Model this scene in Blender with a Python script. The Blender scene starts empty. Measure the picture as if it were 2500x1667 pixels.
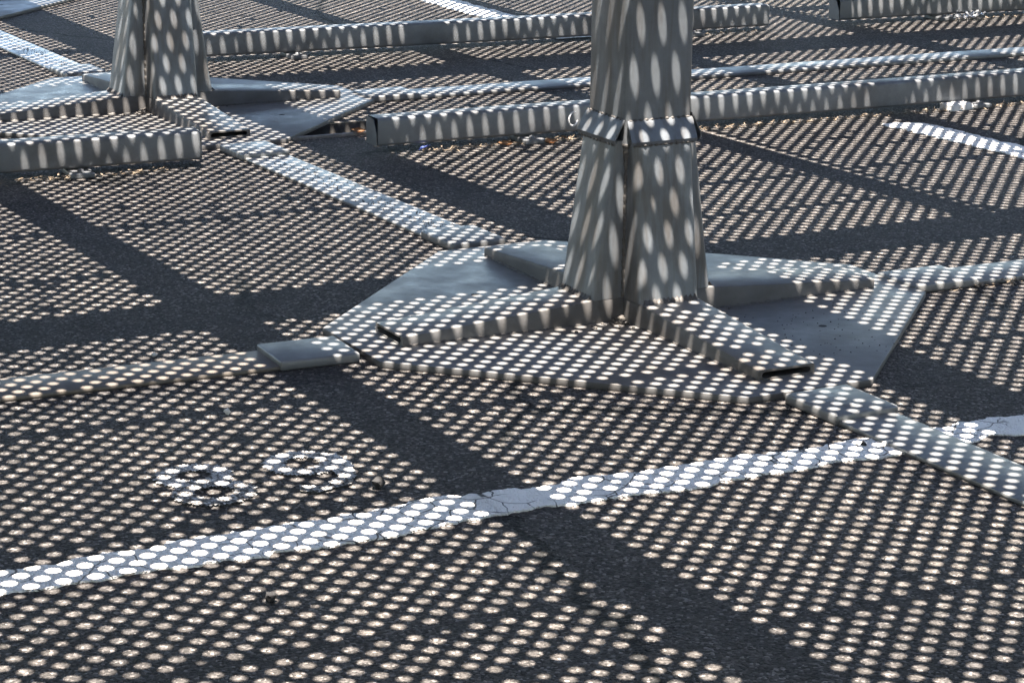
import bpy, bmesh, math, random
import numpy as np
from mathutils import Vector, Matrix, noise as mnoise

random.seed(7)
RT = 2 ** 0.5
HC = 1.95                       # height of the perforated sheets
PI = math.pi
scene = bpy.context.scene
COL = scene.collection
# The place is laid out on two ground axes: u runs along the row of columns,
# v along the wheel stops.  World x=(u+v)/sqrt2, y=(v-u)/sqrt2  (a -45 degree turn).
TURN = -PI / 4


def uv(u, v, z=0.0):
    return Vector(((u + v) / RT, (v - u) / RT, z))


# ------------------------------------------------------------------ helpers
def link(name, me, mat=None, parent=None):
    o = bpy.data.objects.new(name, me)
    COL.objects.link(o)
    if mat is not None:
        o.data.materials.append(mat)
    if parent is not None:
        o.parent = parent
    return o


def from_bm(name, bm, mat, parent=None, smooth=False):
    bmesh.ops.recalc_face_normals(bm, faces=bm.faces)
    me = bpy.data.meshes.new(name)
    bm.to_mesh(me)
    bm.free()
    if smooth:
        for p in me.polygons:
            p.use_smooth = True
    o = link(name, me, mat, parent)
    return o


def tag(o, label=None, cat=None, group=None, kind=None):
    if label:
        o['label'] = label
    if cat:
        o['category'] = cat
    if group:
        o['group'] = group
    if kind:
        o['kind'] = kind
    return o


def thing(name, label, cat, u=0, v=0, z=0, rot=TURN, group=None):
    o = bpy.data.objects.new(name, None)
    COL.objects.link(o)
    o.location = uv(u, v, z)
    o.rotation_euler = (0, 0, rot)
    o.empty_display_size = 0.1
    return tag(o, label, cat, group)


def copy_tree(o, parent=None):
    c = o.copy()
    COL.objects.link(c)
    c.parent = parent
    for ch in list(o.children):
        copy_tree(ch, c)
    return c


def prism(bm, pts, z0, z1, ztop=None):
    """pts: list of (x,y); vertical prism, ztop optional list of per-point top z"""
    lo = [bm.verts.new((x, y, z0)) for x, y in pts]
    hi = [bm.verts.new((x, y, (ztop[i] if ztop else z1))) for i, (x, y) in enumerate(pts)]
    n = len(pts)
    bm.faces.new(lo[::-1])
    bm.faces.new(hi)
    for i in range(n):
        bm.faces.new((lo[i], lo[(i + 1) % n], hi[(i + 1) % n], hi[i]))
    return lo, hi


def box(bm, x0, x1, y0, y1, z0, z1):
    return prism(bm, [(x0, y0), (x1, y0), (x1, y1), (x0, y1)], z0, z1)


def bevel(bm, w, seg=2, edges=None):
    bmesh.ops.recalc_face_normals(bm, faces=bm.faces)
    bmesh.ops.bevel(bm, geom=list(edges if edges is not None else bm.edges), offset=w,
                    segments=seg, profile=0.5, affect='EDGES')


def smooth_by_angle(o, ang=40):
    me = o.data
    for p in me.polygons:
        p.use_smooth = True
    bm = bmesh.new()
    bm.from_mesh(me)
    lim = math.radians(ang)
    for e in bm.edges:
        if len(e.link_faces) == 2:
            e.smooth = e.calc_face_angle(0) < lim
        else:
            e.smooth = False
    bm.to_mesh(me)
    bm.free()


def np_mesh(name, verts, loops, starts, totals, mat, parent=None):
    me = bpy.data.meshes.new(name)
    me.vertices.add(len(verts))
    me.vertices.foreach_set('co', np.asarray(verts, np.float32).ravel())
    me.loops.add(len(loops))
    me.loops.foreach_set('vertex_index', np.asarray(loops, np.int32))
    me.polygons.add(len(starts))
    me.polygons.foreach_set('loop_start', np.asarray(starts, np.int32))
    me.update(calc_edges=True)
    me.validate()
    return link(name, me, mat, parent)


# ------------------------------------------------------------------ materials
class NT:
    def __init__(self, name):
        self.m = bpy.data.materials.new(name)
        self.m.use_nodes = True
        self.t = self.m.node_tree
        self.b = self.t.nodes['Principled BSDF']
        self.tc = self.t.nodes.new('ShaderNodeTexCoord')

    def n(self, typ, **kw):
        nd = self.t.nodes.new(typ)
        for k, v in kw.items():
            if k.startswith('_'):
                setattr(nd, k[1:], v)
            else:
                nd.inputs[k].default_value = v
        return nd

    def l(self, a, b):
        self.t.links.new(a, b)

    def noise(self, scale, detail=4, rough=0.6, coord=None, dist=0.0):
        nd = self.n('ShaderNodeTexNoise', Scale=scale, Detail=detail, Roughness=rough, Distortion=dist)
        self.l(coord if coord is not None else self.tc.outputs['Object'], nd.inputs['Vector'])
        return nd.outputs['Fac']

    def ramp(self, fac, stops, interp='LINEAR'):
        nd = self.n('ShaderNodeValToRGB')
        cr = nd.color_ramp
        cr.interpolation = interp
        while len(cr.elements) < len(stops):
            cr.elements.new(0.5)
        for e, (p, c) in zip(cr.elements, stops):
            e.position = p
            e.color = (c, c, c, 1) if not isinstance(c, (tuple, list)) else (*c, 1)
        self.l(fac, nd.inputs['Fac'])
        return nd.outputs['Color']

    def mix(self, fac, a, b, mode='MIX'):
        nd = self.n('ShaderNodeMix', _data_type='RGBA', _blend_type=mode)
        for s, x in ((0, fac), (6, a), (7, b)):
            if isinstance(x, (float, int)):
                nd.inputs[s].default_value = x if s == 0 else (x, x, x, 1)
            elif isinstance(x, (tuple, list)):
                nd.inputs[s].default_value = (*x, 1)
            else:
                self.l(x, nd.inputs[s])
        return nd.outputs[2]

    def math(self, op, a, b=None, c=None):
        nd = self.n('ShaderNodeMath', _operation=op)
        for i, x in enumerate((a, b, c)):
            if x is None:
                continue
            if isinstance(x, (float, int)):
                nd.inputs[i].default_value = x
            else:
                self.l(x, nd.inputs[i])
        return nd.outputs[0]

    def bump(self, height, strength=0.5, dist=0.01, normal=None):
        nd = self.n('ShaderNodeBump', Strength=strength, Distance=dist)
        self.l(height, nd.inputs['Height'])
        if normal is not None:
            self.l(normal, nd.inputs['Normal'])
        return nd.outputs['Normal']

    def set(self, name, x):
        if isinstance(x, (float, int)):
            self.b.inputs[name].default_value = x
        elif isinstance(x, (tuple, list)):
            self.b.inputs[name].default_value = (*x, 1) if len(x) == 3 else x
        else:
            self.l(x, self.b.inputs[name])


def asphalt_nodes(nt):
    """colour and normal of worn asphalt with stone chips, tyre-dark and dusty zones"""
    c = nt.tc.outputs['Object']
    big = nt.noise(0.9, 5, 0.6, c)
    mid = nt.noise(9, 5, 0.65, c)
    fine = nt.noise(140, 4, 0.7, c)
    base = nt.mix(nt.ramp(big, [(0.36, 0.0), (0.64, 1.0)]), (0.054, 0.050, 0.049), (0.082, 0.074, 0.068))
    base = nt.mix(nt.ramp(mid, [(0.42, 0.0), (0.66, 0.6)]), base, (0.038, 0.037, 0.038))
    # older rough strip beside the plates, oil drips and a smooth repair patch
    sx = nt.n('ShaderNodeSeparateXYZ')
    nt.l(c, sx.inputs['Vector'])
    wob = nt.math('MULTIPLY', nt.math('SUBTRACT', nt.noise(3.0, 4, 0.6, c), 0.5), 0.10)
    uu = nt.math('ADD', sx.outputs['X'], wob)
    old = nt.math('MULTIPLY', nt.ramp(uu, [(0.0, 0.0), (0.02, 1.0), (0.20, 1.0), (0.21, 0.0)]),
                  nt.ramp(sx.outputs['Y'], [(0.0, 0.0), (0.001, 0.0)]) if False else 1.0)
    base = nt.mix(nt.math('MULTIPLY', old, 0.5), base, (0.030, 0.029, 0.030))
    oil = nt.noise(2.2, 4, 0.55, c, 0.4)
    base = nt.mix(nt.ramp(oil, [(0.62, 0.0), (0.74, 0.3)]), base, (0.026, 0.024, 0.024))
    ve = nt.n('ShaderNodeTexVoronoi', Scale=0.8, _feature='DISTANCE_TO_EDGE')
    wn = nt.n('ShaderNodeTexNoise', Scale=3.0, Detail=6.0, Roughness=0.7)
    nt.l(c, wn.inputs['Vector'])
    nt.l(nt.mix(0.16, c, wn.outputs['Color']), ve.inputs['Vector'])
    crk = nt.math('MULTIPLY', nt.ramp(ve.outputs['Distance'], [(0.003, 1.0), (0.008, 0.0)]),
                  nt.ramp(nt.noise(0.9, 2, 0.5, c), [(0.48, 0.0), (0.54, 1.0)]))
    base = nt.mix(crk, base, (0.012, 0.012, 0.012))
    vor = nt.n('ShaderNodeTexVoronoi', Scale=170.0, Randomness=1.0)
    nt.l(c, vor.inputs['Vector'])
    sep = nt.n('ShaderNodeSeparateColor')
    nt.l(vor.outputs['Color'], sep.inputs['Color'])
    chip = nt.ramp(sep.outputs['Red'], [(0.0, 0.35), (0.5, 0.85), (0.85, 1.5), (1.0, 3.4)])
    base = nt.mix(1.0, base, chip, 'MULTIPLY')
    pit = nt.ramp(fine, [(0.30, 0.45), (0.5, 1.0)])
    base = nt.mix(1.0, base, pit, 'MULTIPLY')
    vor2 = nt.n('ShaderNodeTexVoronoi', Scale=60.0, Randomness=1.0)
    nt.l(c, vor2.inputs['Vector'])
    sp = nt.n('ShaderNodeSeparateColor')
    nt.l(vor2.outputs['Color'], sp.inputs['Color'])
    stone = nt.math('MULTIPLY', nt.ramp(sp.outputs['Green'], [(0.965, 0.0), (0.97, 1.0)]),
                    nt.ramp(vor2.outputs['Distance'], [(0.25, 1.0), (0.32, 0.0)]))
    base = nt.mix(stone, base, (0.19, 0.18, 0.17))
    h = nt.math('ADD', nt.math('MULTIPLY', vor.outputs['Distance'], -1.1), nt.math('MULTIPLY', crk, -2.5))
    h = nt.math('ADD', h, nt.math('MULTIPLY', nt.noise(55, 4, 0.7, c), 1.6))
    h = nt.math('ADD', h, nt.math('MULTIPLY', mid, 2.0))
    nrm = nt.bump(h, 0.9, 0.007)
    return base, nrm, fine


def mat_asphalt():
    nt = NT('asphalt')
    base, nrm, fine = asphalt_nodes(nt)
    nt.set('Base Color', base)
    nt.set('Roughness', 0.88)
    nt.set('Specular IOR Level', 0.3)
    nt.set('Normal', nrm)
    return nt.m


def mat_paint(name, wear=0.40, soft=0.02, col=(0.80, 0.80, 0.79), crack=True, speck=90):
    nt = NT(name)
    c = nt.tc.outputs['Object']
    base, nrm, fine = asphalt_nodes(nt)
    dirt = nt.noise(7, 5, 0.65, c)
    pcol = nt.mix(nt.ramp(dirt, [(0.35, 0.0), (0.75, 0.5)]), col, (0.60, 0.59, 0.57))
    if crack:
        wob = nt.n('ShaderNodeTexNoise', Scale=14.0, Detail=3.0)
        nt.l(c, wob.inputs['Vector'])
        wm = nt.mix(0.035, c, wob.outputs['Color'])
        ve = nt.n('ShaderNodeTexVoronoi', Scale=17.0, _feature='DISTANCE_TO_EDGE')
        nt.l(wm, ve.inputs['Vector'])
        gate = nt.ramp(nt.noise(6, 2, 0.5, c), [(0.42, 0.0), (0.50, 1.0)])
        ck = nt.math('MULTIPLY', nt.ramp(ve.outputs['Distance'], [(0.014, 1.0), (0.034, 0.0)]), gate)
        pcol = nt.mix(ck, pcol, (0.10, 0.10, 0.10))
    chips = nt.noise(speck, 5, 0.75, c)
    zone = nt.noise(5.0, 3, 0.5, c)
    k = nt.math('ADD', nt.math('MULTIPLY', chips, 0.72), nt.math('MULTIPLY', zone, 0.28))
    cover = nt.ramp(k, [(wear, 0.0), (wear + soft, 1.0)])
    nt.set('Base Color', nt.mix(cover, base, pcol))
    nt.set('Roughness', 0.8)
    nt.set('Specular IOR Level', 0.3)
    nt.set('Normal', nrm)
    return nt.m


def mat_steel(name, col=(0.36, 0.38, 0.40), metallic=0.45, rough=0.5, stain=(0.20, 0.18, 0.16),
              stain_amt=0.5, streak=False, speck=0.35, dust=0.0):
    nt = NT(name)
    c = nt.tc.outputs['Object']
    a = nt.noise(6, 6, 0.65, c, 0.6)
    b = nt.noise(45, 4, 0.7, c)
    colr = nt.mix(nt.ramp(a, [(0.30, 0.0), (0.72, 1.0)]),
                  tuple(x * 0.80 for x in col), tuple(min(1, x * 1.18) for x in col))
    colr = nt.mix(nt.ramp(b, [(0.40, 0.0), (0.75, 0.35)]), colr, tuple(x * 0.7 for x in col))
    if streak:
        mp = nt.n('ShaderNodeMapping')
        mp.inputs['Scale'].default_value = (6, 6, 0.6)
        nt.l(c, mp.inputs['Vector'])
        s = nt.noise(4, 5, 0.6, mp.outputs['Vector'])
        colr = nt.mix(nt.ramp(s, [(0.44, 0.0), (0.62, stain_amt)]), colr, stain)
    else:
        s = nt.noise(2.6, 6, 0.7, c)
        colr = nt.mix(nt.ramp(s, [(0.50, 0.0), (0.75, stain_amt)]), colr, stain)
    g = nt.noise(260, 3, 0.75, c)
    g2 = nt.noise(3.1, 3, 0.6, c)
    pit = nt.math('MULTIPLY', nt.ramp(g, [(0.30, 1.0), (0.40, 0.0)]), nt.ramp(g2, [(0.42, 0.0), (0.62, 1.0)]))
    colr = nt.mix(nt.math('MULTIPLY', pit, speck), colr, (0.04, 0.04, 0.045))
    if dust > 0:
        d = nt.noise(4, 5, 0.7, c)
        colr = nt.mix(nt.ramp(d, [(0.35, 0.0), (0.7, dust)]), colr, (0.42, 0.40, 0.38))
    nt.set('Base Color', colr)
    nt.set('Metallic', metallic)
    r = nt.ramp(nt.noise(11, 5, 0.7, c), [(0.3, max(0.05, rough - 0.1)), (0.7, rough + 0.12)])
    nt.set('Roughness', r)
    h = nt.math('ADD', nt.math('MULTIPLY', b, 1.0), nt.math('MULTIPLY', g, 0.8))
    nt.set('Normal', nt.bump(h, 0.22, 0.0015))
    return nt.m


def mat_plain(name, col, rough=0.7, metallic=0.0, vary=0.25, scale=40, bump=0.3):
    nt = NT(name)
    c = nt.tc.outputs['Object']
    f = nt.noise(scale, 4, 0.65, c)
    nt.set('Base Color', nt.mix(nt.ramp(f, [(0.3, 0.0), (0.7, 1.0)]),
                                tuple(x * (1 - vary) for x in col), tuple(min(1, x * (1 + vary)) for x in col)))
    nt.set('Roughness', rough)
    nt.set('Metallic', metallic)
    nt.set('Normal', nt.bump(f, bump, 0.002))
    return nt.m


M_asphalt = mat_asphalt()
M_line = mat_paint('road_paint', 0.35, 0.02, col=(0.86, 0.86, 0.85))
M_digit = mat_paint('worn_number_paint', 0.45, 0.10, col=(0.50, 0.51, 0.53), crack=False, speck=110)
M_plate = mat_steel('plate_steel', (0.146, 0.147, 0.148), 0.35, 0.44, (0.085, 0.068, 0.055), 0.8)
M_shaft = mat_steel('shaft_galvanised_steel', (0.112, 0.125, 0.140), 0.35, 0.43, (0.062, 0.055, 0.050), 0.75, streak=True)
M_strip = mat_steel('strip_steel', (0.150, 0.156, 0.162), 0.35, 0.40, (0.09, 0.08, 0.07), 0.6)
M_strip_brown = mat_steel('brown_strip_steel', (0.105, 0.092, 0.080), 0.2, 0.5, (0.06, 0.05, 0.04), 0.6)
M_strip_pale = mat_steel('pale_strip_steel', (0.20, 0.205, 0.21), 0.35, 0.36, (0.10, 0.095, 0.09), 0.6, speck=0.9)
M_side = mat_steel('dark_side_steel', (0.080, 0.080, 0.082), 0.25, 0.55, (0.032, 0.027, 0.023), 0.9)  # darker steel for the upright faces of plates and arms
M_stop = mat_steel('wheel_stop_steel', (0.120, 0.129, 0.140), 0.3, 0.47, (0.040, 0.032, 0.030), 0.75, speck=0.8)
M_canopy = mat_steel('canopy_steel', (0.10, 0.105, 0.11), 0.2, 0.65)
M_weld = mat_plain('weld_bead', (0.060, 0.056, 0.053), 0.6, 0.4, 0.5, 160, 0.8)
M_hole_shade = mat_plain('hole_shade', (0.02, 0.02, 0.02), 0.9, 0, 0.3, 40)  # shade inside the plate holes, put into a flat colour
M_concrete = mat_plain('kerb_concrete', (0.17, 0.16, 0.15), 0.9, 0, 0.45, 30, 0.6)
M_pit = mat_plain('pit_wall', (0.05, 0.047, 0.044), 0.95, 0, 0.4, 25, 0.6)
M_leaf = mat_plain('dry_leaf', (0.26, 0.15, 0.08), 0.7, 0, 0.35, 60, 0.4)
M_litter = mat_plain('dry_litter', (0.13, 0.10, 0.07), 0.85, 0, 0.6, 150, 0.4)
M_stone_d = mat_plain('dark_stone', (0.010, 0.010, 0.011), 0.85, 0, 0.4, 90, 0.7)
M_stone_l = mat_plain('pale_stone', (0.55, 0.53, 0.50), 0.8, 0, 0.3, 90, 0.6)
M_white = mat_plain('white_block', (0.45, 0.45, 0.45), 0.7, 0, 0.12, 60, 0.5)
M_blue = mat_plain('blue_scrap', (0.10, 0.14, 0.42), 0.5, 0, 0.3, 60, 0.4)
M_ring = mat_plain('pale_ring', (0.55, 0.56, 0.58), 0.5, 0.1, 0.2, 60, 0.2)
M_dust = mat_plain('dark_grit', (0.055, 0.050, 0.045), 0.95, 0, 0.7, 300, 1.0)


def mat_wrap():
    nt = NT('clear_plastic')
    nt.set('Base Color', (0.85, 0.87, 0.9))
    nt.set('Roughness', 0.12)
    nt.set('Transmission Weight', 0.95)
    nt.set('IOR', 1.35)
    nt.set('Normal', nt.bump(nt.noise(60, 3, 0.6), 0.6, 0.004))
    return nt.m


M_wrap = mat_wrap()

# ------------------------------------------------------------------ ground with a service pit
PIT = (-2.71, -2.49, -0.25, 0.72)      # u0,u1,v0,v1
bm = bmesh.new()
us = [-220, -12, PIT[0], PIT[1], 8, 220]
vs = [-220, -8, PIT[2], PIT[3], 12, 220]
grid = [[bm.verts.new((u, v, 0)) for v in vs] for u in us]
for i in range(5):
    for j in range(5):
        if i == 2 and j == 2:
            continue
        bm.faces.new((grid[i][j], grid[i + 1][j], grid[i + 1][j + 1], grid[i][j + 1]))
g = from_bm('ground', bm, M_asphalt)
for p in g.data.polygons:
    if p.normal.z < 0:
        p.flip()
g.rotation_euler = (0, 0, TURN)
tag(g, kind='structure')

# open pit below the second column's plate: walls, floor and a pale kerb on its near side
bm = bmesh.new()
u0, u1, v0, v1 = PIT
lo = [bm.verts.new((u, v, -0.16)) for u, v in ((u0, v0), (u1, v0), (u1, v1), (u0, v1))]
hi = [bm.verts.new((u, v, -0.0005)) for u, v in ((u0, v0), (u1, v0), (u1, v1), (u0, v1))]
bm.faces.new(lo)
for i in range(4):
    bm.faces.new((lo[i], lo[(i + 1) % 4], hi[(i + 1) % 4], hi[i]))
me = bpy.data.meshes.new('drain_pit')
bm.to_mesh(me)
bm.free()
o = link('drain_pit', me, M_pit)
o.rotation_euler = (0, 0, TURN)
tag(o, kind='structure')
bm = bmesh.new()
box(bm, u1 + 0.001, u1 + 0.022, v0, v1, -0.05, 0.009)
for i in range(30):
    pass
bevel(bm, 0.004, 2)
o = from_bm('kerb_edge', bm, M_concrete)
o.rotation_euler = (0, 0, TURN)
tag(o, 'thin pale concrete kerb edging the dark drain pit beside the left base plate', 'kerb')


# ------------------------------------------------------------------ painted markings (worn sheets)
def fr(x, seed, sc):
    return mnoise.fractal(Vector((x * sc, seed * 7.31, 0.37)), 0.6, 2.1, 5)


def ragged(a, b, seed, amp=0.006, step=0.006):
    """two polylines (lists of (u,v)) -> ragged dense copies"""
    def dense(l, s):
        out = []
        for p, q in zip(l[:-1], l[1:]):
            d = math.dist(p, q)
            n = max(1, int(d / step))
            for k in range(n):
                t = k / n
                out.append((p[0] + (q[0] - p[0]) * t, p[1] + (q[1] - p[1]) * t))
        out.append(l[-1])
        res = []
        L = 0
        for i, (x, y) in enumerate(out):
            if i:
                L += step
            bite = max(0.0, fr(L, s + 3.3, 9.0) - 0.40) * 0.016
            res.append((L, x, y, amp * fr(L, s, 22.0) * 1.6 + bite * (1 if s % 2 else -1)))
        return res
    return dense(a, seed), dense(b, seed + 1)


def paint_strip(name, edge_a, edge_b, axis, seed, label, amp=0.009):
    """edge_a lower-coordinate edge, edge_b higher; axis = index the raggedness acts on"""
    A, B = ragged(edge_a, edge_b, seed, amp)
    bm = bmesh.new()
    N = max(len(A), len(B))

    def smp(l, t):
        x = t * (len(l) - 1)
        i = min(int(x), len(l) - 2)
        f = x - i
        return [l[i][k] * (1 - f) + l[i + 1][k] * f for k in range(4)]
    rows = []
    for k in range(N):
        t = k / (N - 1)
        a = smp(A, t)
        b = smp(B, t)
        pa = [a[1], a[2]]
        pb = [b[1], b[2]]
        pa[axis] += a[3]
        pb[axis] += b[3]
        if pb[axis] - pa[axis] < 0.004:
            m = (pa[axis] + pb[axis]) / 2
            pa[axis] = m - 0.002
            pb[axis] = m + 0.002
        rows.append((bm.verts.new((*pa, 0.004)), bm.verts.new((*pb, 0.004)),
                     bm.verts.new((*pa, 0.0003)), bm.verts.new((*pb, 0.0003))))
    for r, s in zip(rows[:-1], rows[1:]):
        bm.faces.new((r[0], r[1], s[1], s[0]))
        bm.faces.new((r[2], s[2], s[0], r[0]))
        bm.faces.new((r[1], s[1], s[3], r[3]))
    o = from_bm(name, bm, M_line)
    o.rotation_euler = (0, 0, TURN)
    return tag(o, label, 'road marking', 'white bay lines painted on the asphalt')


L1a = [(1.04, -2.6), (1.044, -1.885), (1.052, -1.794), (1.036, -1.698), (1.041, -1.619), (1.037, -1.428),
       (1.039, -1.213), (1.028, -1.009), (1.036, -0.943), (1.034, -0.885), (1.062, -0.852), (1.046, -0.798),
       (1.05, -0.621), (1.056, -0.479), (1.066, -0.341), (1.08, -0.067), (1.071, 0.113), (1.074, 0.219),
       (1.083, 0.321), (1.08, 1.2)]
L1b = [(1.16, -2.6), (1.16, -1.919), (1.161, -1.815), (1.159, -1.739), (1.161, -1.645), (1.174, -1.482),
       (1.186, -1.261), (1.172, -1.08), (1.16, -0.941), (1.158, -0.875), (1.17, -0.691), (1.181, -0.557),
       (1.18, -0.415), (1.175, -0.218), (1.189, -0.067), (1.186, 0.112), (1.168, 0.177), (1.192, 0.232),
       (1.19, 1.2)]
paint_strip('painted_line', L1a, L1b, 0, 1,
            'long cracked white line crossing the foreground below the faded number and under the steel strip')
L2a = [(-1.90, 2.121), (-1.788, 2.13), (-1.659, 2.147), (-1.437, 2.166), (-1.194, 2.175), (-0.4, 2.20), (0.6, 2.22)]
L2b = [(-1.905, 2.135), (-1.90, 2.20), (-1.859, 2.275), (-1.602, 2.295), (-1.358, 2.309), (-0.4, 2.33), (0.6, 2.35)]
paint_strip('painted_line', L2a, L2b, 1, 3,
            'white line with a pointed end beyond the right side of the main column')
L3a = [(-7.2, 2.08), (-5.552, 2.084), (-5.206, 2.074), (-4.928, 2.084), (-4.16, 2.08)]
L3b = [(-7.2, 2.25), (-5.484, 2.249), (-5.166, 2.245), (-4.901, 2.239), (-4.16, 2.24)]
paint_strip('painted_line', L3a, L3b, 1, 5,
            'white line at the top edge running up behind the far wheel stop')


def paint_digit(name, strokes, width, seed, label):
    """strokes: polylines of (u,v); ribbons of paint with ragged edges"""
    bm = bmesh.new()
    for si, st in enumerate(strokes):
        z = 0.004 + si * 0.0012
        # Catmull-Rom resample
        pts = []
        closed = math.dist(st[0], st[-1]) < 1e-6
        P = st[:-1] if closed else st
        n = len(P)
        rng = n if closed else n - 1
        for i in range(rng):
            p0, p1, p2, p3 = (P[(i - 1) % n] if closed or i > 0 else P[0]), P[i], P[(i + 1) % n], \
                (P[(i + 2) % n] if closed or i + 2 < n else P[-1])
            for k in range(14):
                t = k / 14
                pts.append(tuple(0.5 * (2 * p1[d] + (p2[d] - p0[d]) * t + (2 * p0[d] - 5 * p1[d] + 4 * p2[d] - p3[d]) * t * t
                                        + (3 * p1[d] - p0[d] - 3 * p2[d] + p3[d]) * t ** 3) for d in (0, 1)))
        if not closed:
            pts.append(P[-1])
        m = len(pts)
        vs_ = []
        for i, p in enumerate(pts):
            a = pts[(i - 1) % m] if closed or i else p
            b = pts[(i + 1) % m] if closed or i + 1 < m else p
            tx, ty = b[0] - a[0], b[1] - a[1]
            L = math.hypot(tx, ty) or 1
            nx, ny = -ty / L, tx / L
            w = width * 0.56
            wa = w * (1 + 0.5 * fr(i * 0.01, seed + si, 9)) if not closed else w * (1 + 0.22 * math.sin(i * 1.7 + seed) + 0.15 * math.sin(i * 0.53))
            wb = w * (1 + 0.5 * fr(i * 0.01, seed + si + 9, 9)) if not closed else w * (1 + 0.22 * math.sin(i * 2.1 + seed * 3) + 0.15 * math.cos(i * 0.77))
            vs_.append((bm.verts.new((p[0] + nx * wa, p[1] + ny * wa, z)), bm.verts.new((p[0] - nx * wb, p[1] - ny * wb, z))))
        for i in range(m if closed else m - 1):
            r, s = vs_[i], vs_[(i + 1) % m]
            bm.faces.new((r[0], r[1], s[1], s[0]))
    o = from_bm(name, bm, M_digit)
    for p in o.data.polygons:
        if p.normal.z < 0:
            p.flip()
    o.rotation_euler = (0, 0, TURN)
    return tag(o, label, 'painted number')


def ring(cu, cv, ru, rv, n=12):
    l = [(cu + ru * math.cos(2 * PI * i / n), cv + rv * math.sin(2 * PI * i / n)) for i in range(n)]
    return l + [l[0]]


paint_digit('painted_number', [ring(0.706, -1.405, 0.050, 0.056), ring(0.820, -1.405, 0.054, 0.060)], 0.036, 2,
            'worn white number 8 painted on the asphalt')
paint_digit('painted_number', [ring(0.725, -1.185, 0.056, 0.056),
                               [(0.70, -1.128), (0.76, -1.122), (0.82, -1.135), (0.865, -1.165), (0.880, -1.215), (0.868, -1.250)]],
            0.036, 4, 'faded and broken number 9 painted right of the clearer 8')


# ------------------------------------------------------------------ columns
def octagon(S, c):
    # plate edges run along world x/y; given here in the turned (u,v) frame
    P = [(-S, -S + c), (-S + c, -S), (S - c, -S), (S, -S + c), (S, S - c), (S - c, S), (-S + c, S), (-S, S - c)]
    return [((x - y) / RT, (x + y) / RT) for x, y in P]


def rounded(poly_fn, r, seg=4):
    pass


def rbox_pts(u0, u1, v, r, seg=4):
    """plan outline of a box from u0 to u1, half width v, outer corners rounded"""
    pts = [(u0, -v)]
    for k in range(seg + 1):
        a = -PI / 2 + k * (PI / 2) / seg
        pts.append((u1 - r + r * math.cos(a), -v + r + r * math.sin(a)))
    for k in range(seg + 1):
        a = k * (PI / 2) / seg
        pts.append((u1 - r + r * math.cos(a), v - r + r * math.sin(a)))
    pts.append((u0, v))
    return pts


def turn(pts, a):
    c, s = math.cos(a), math.sin(a)
    return [(x * c - y * s, x * s + y * c) for x, y in pts]


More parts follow.
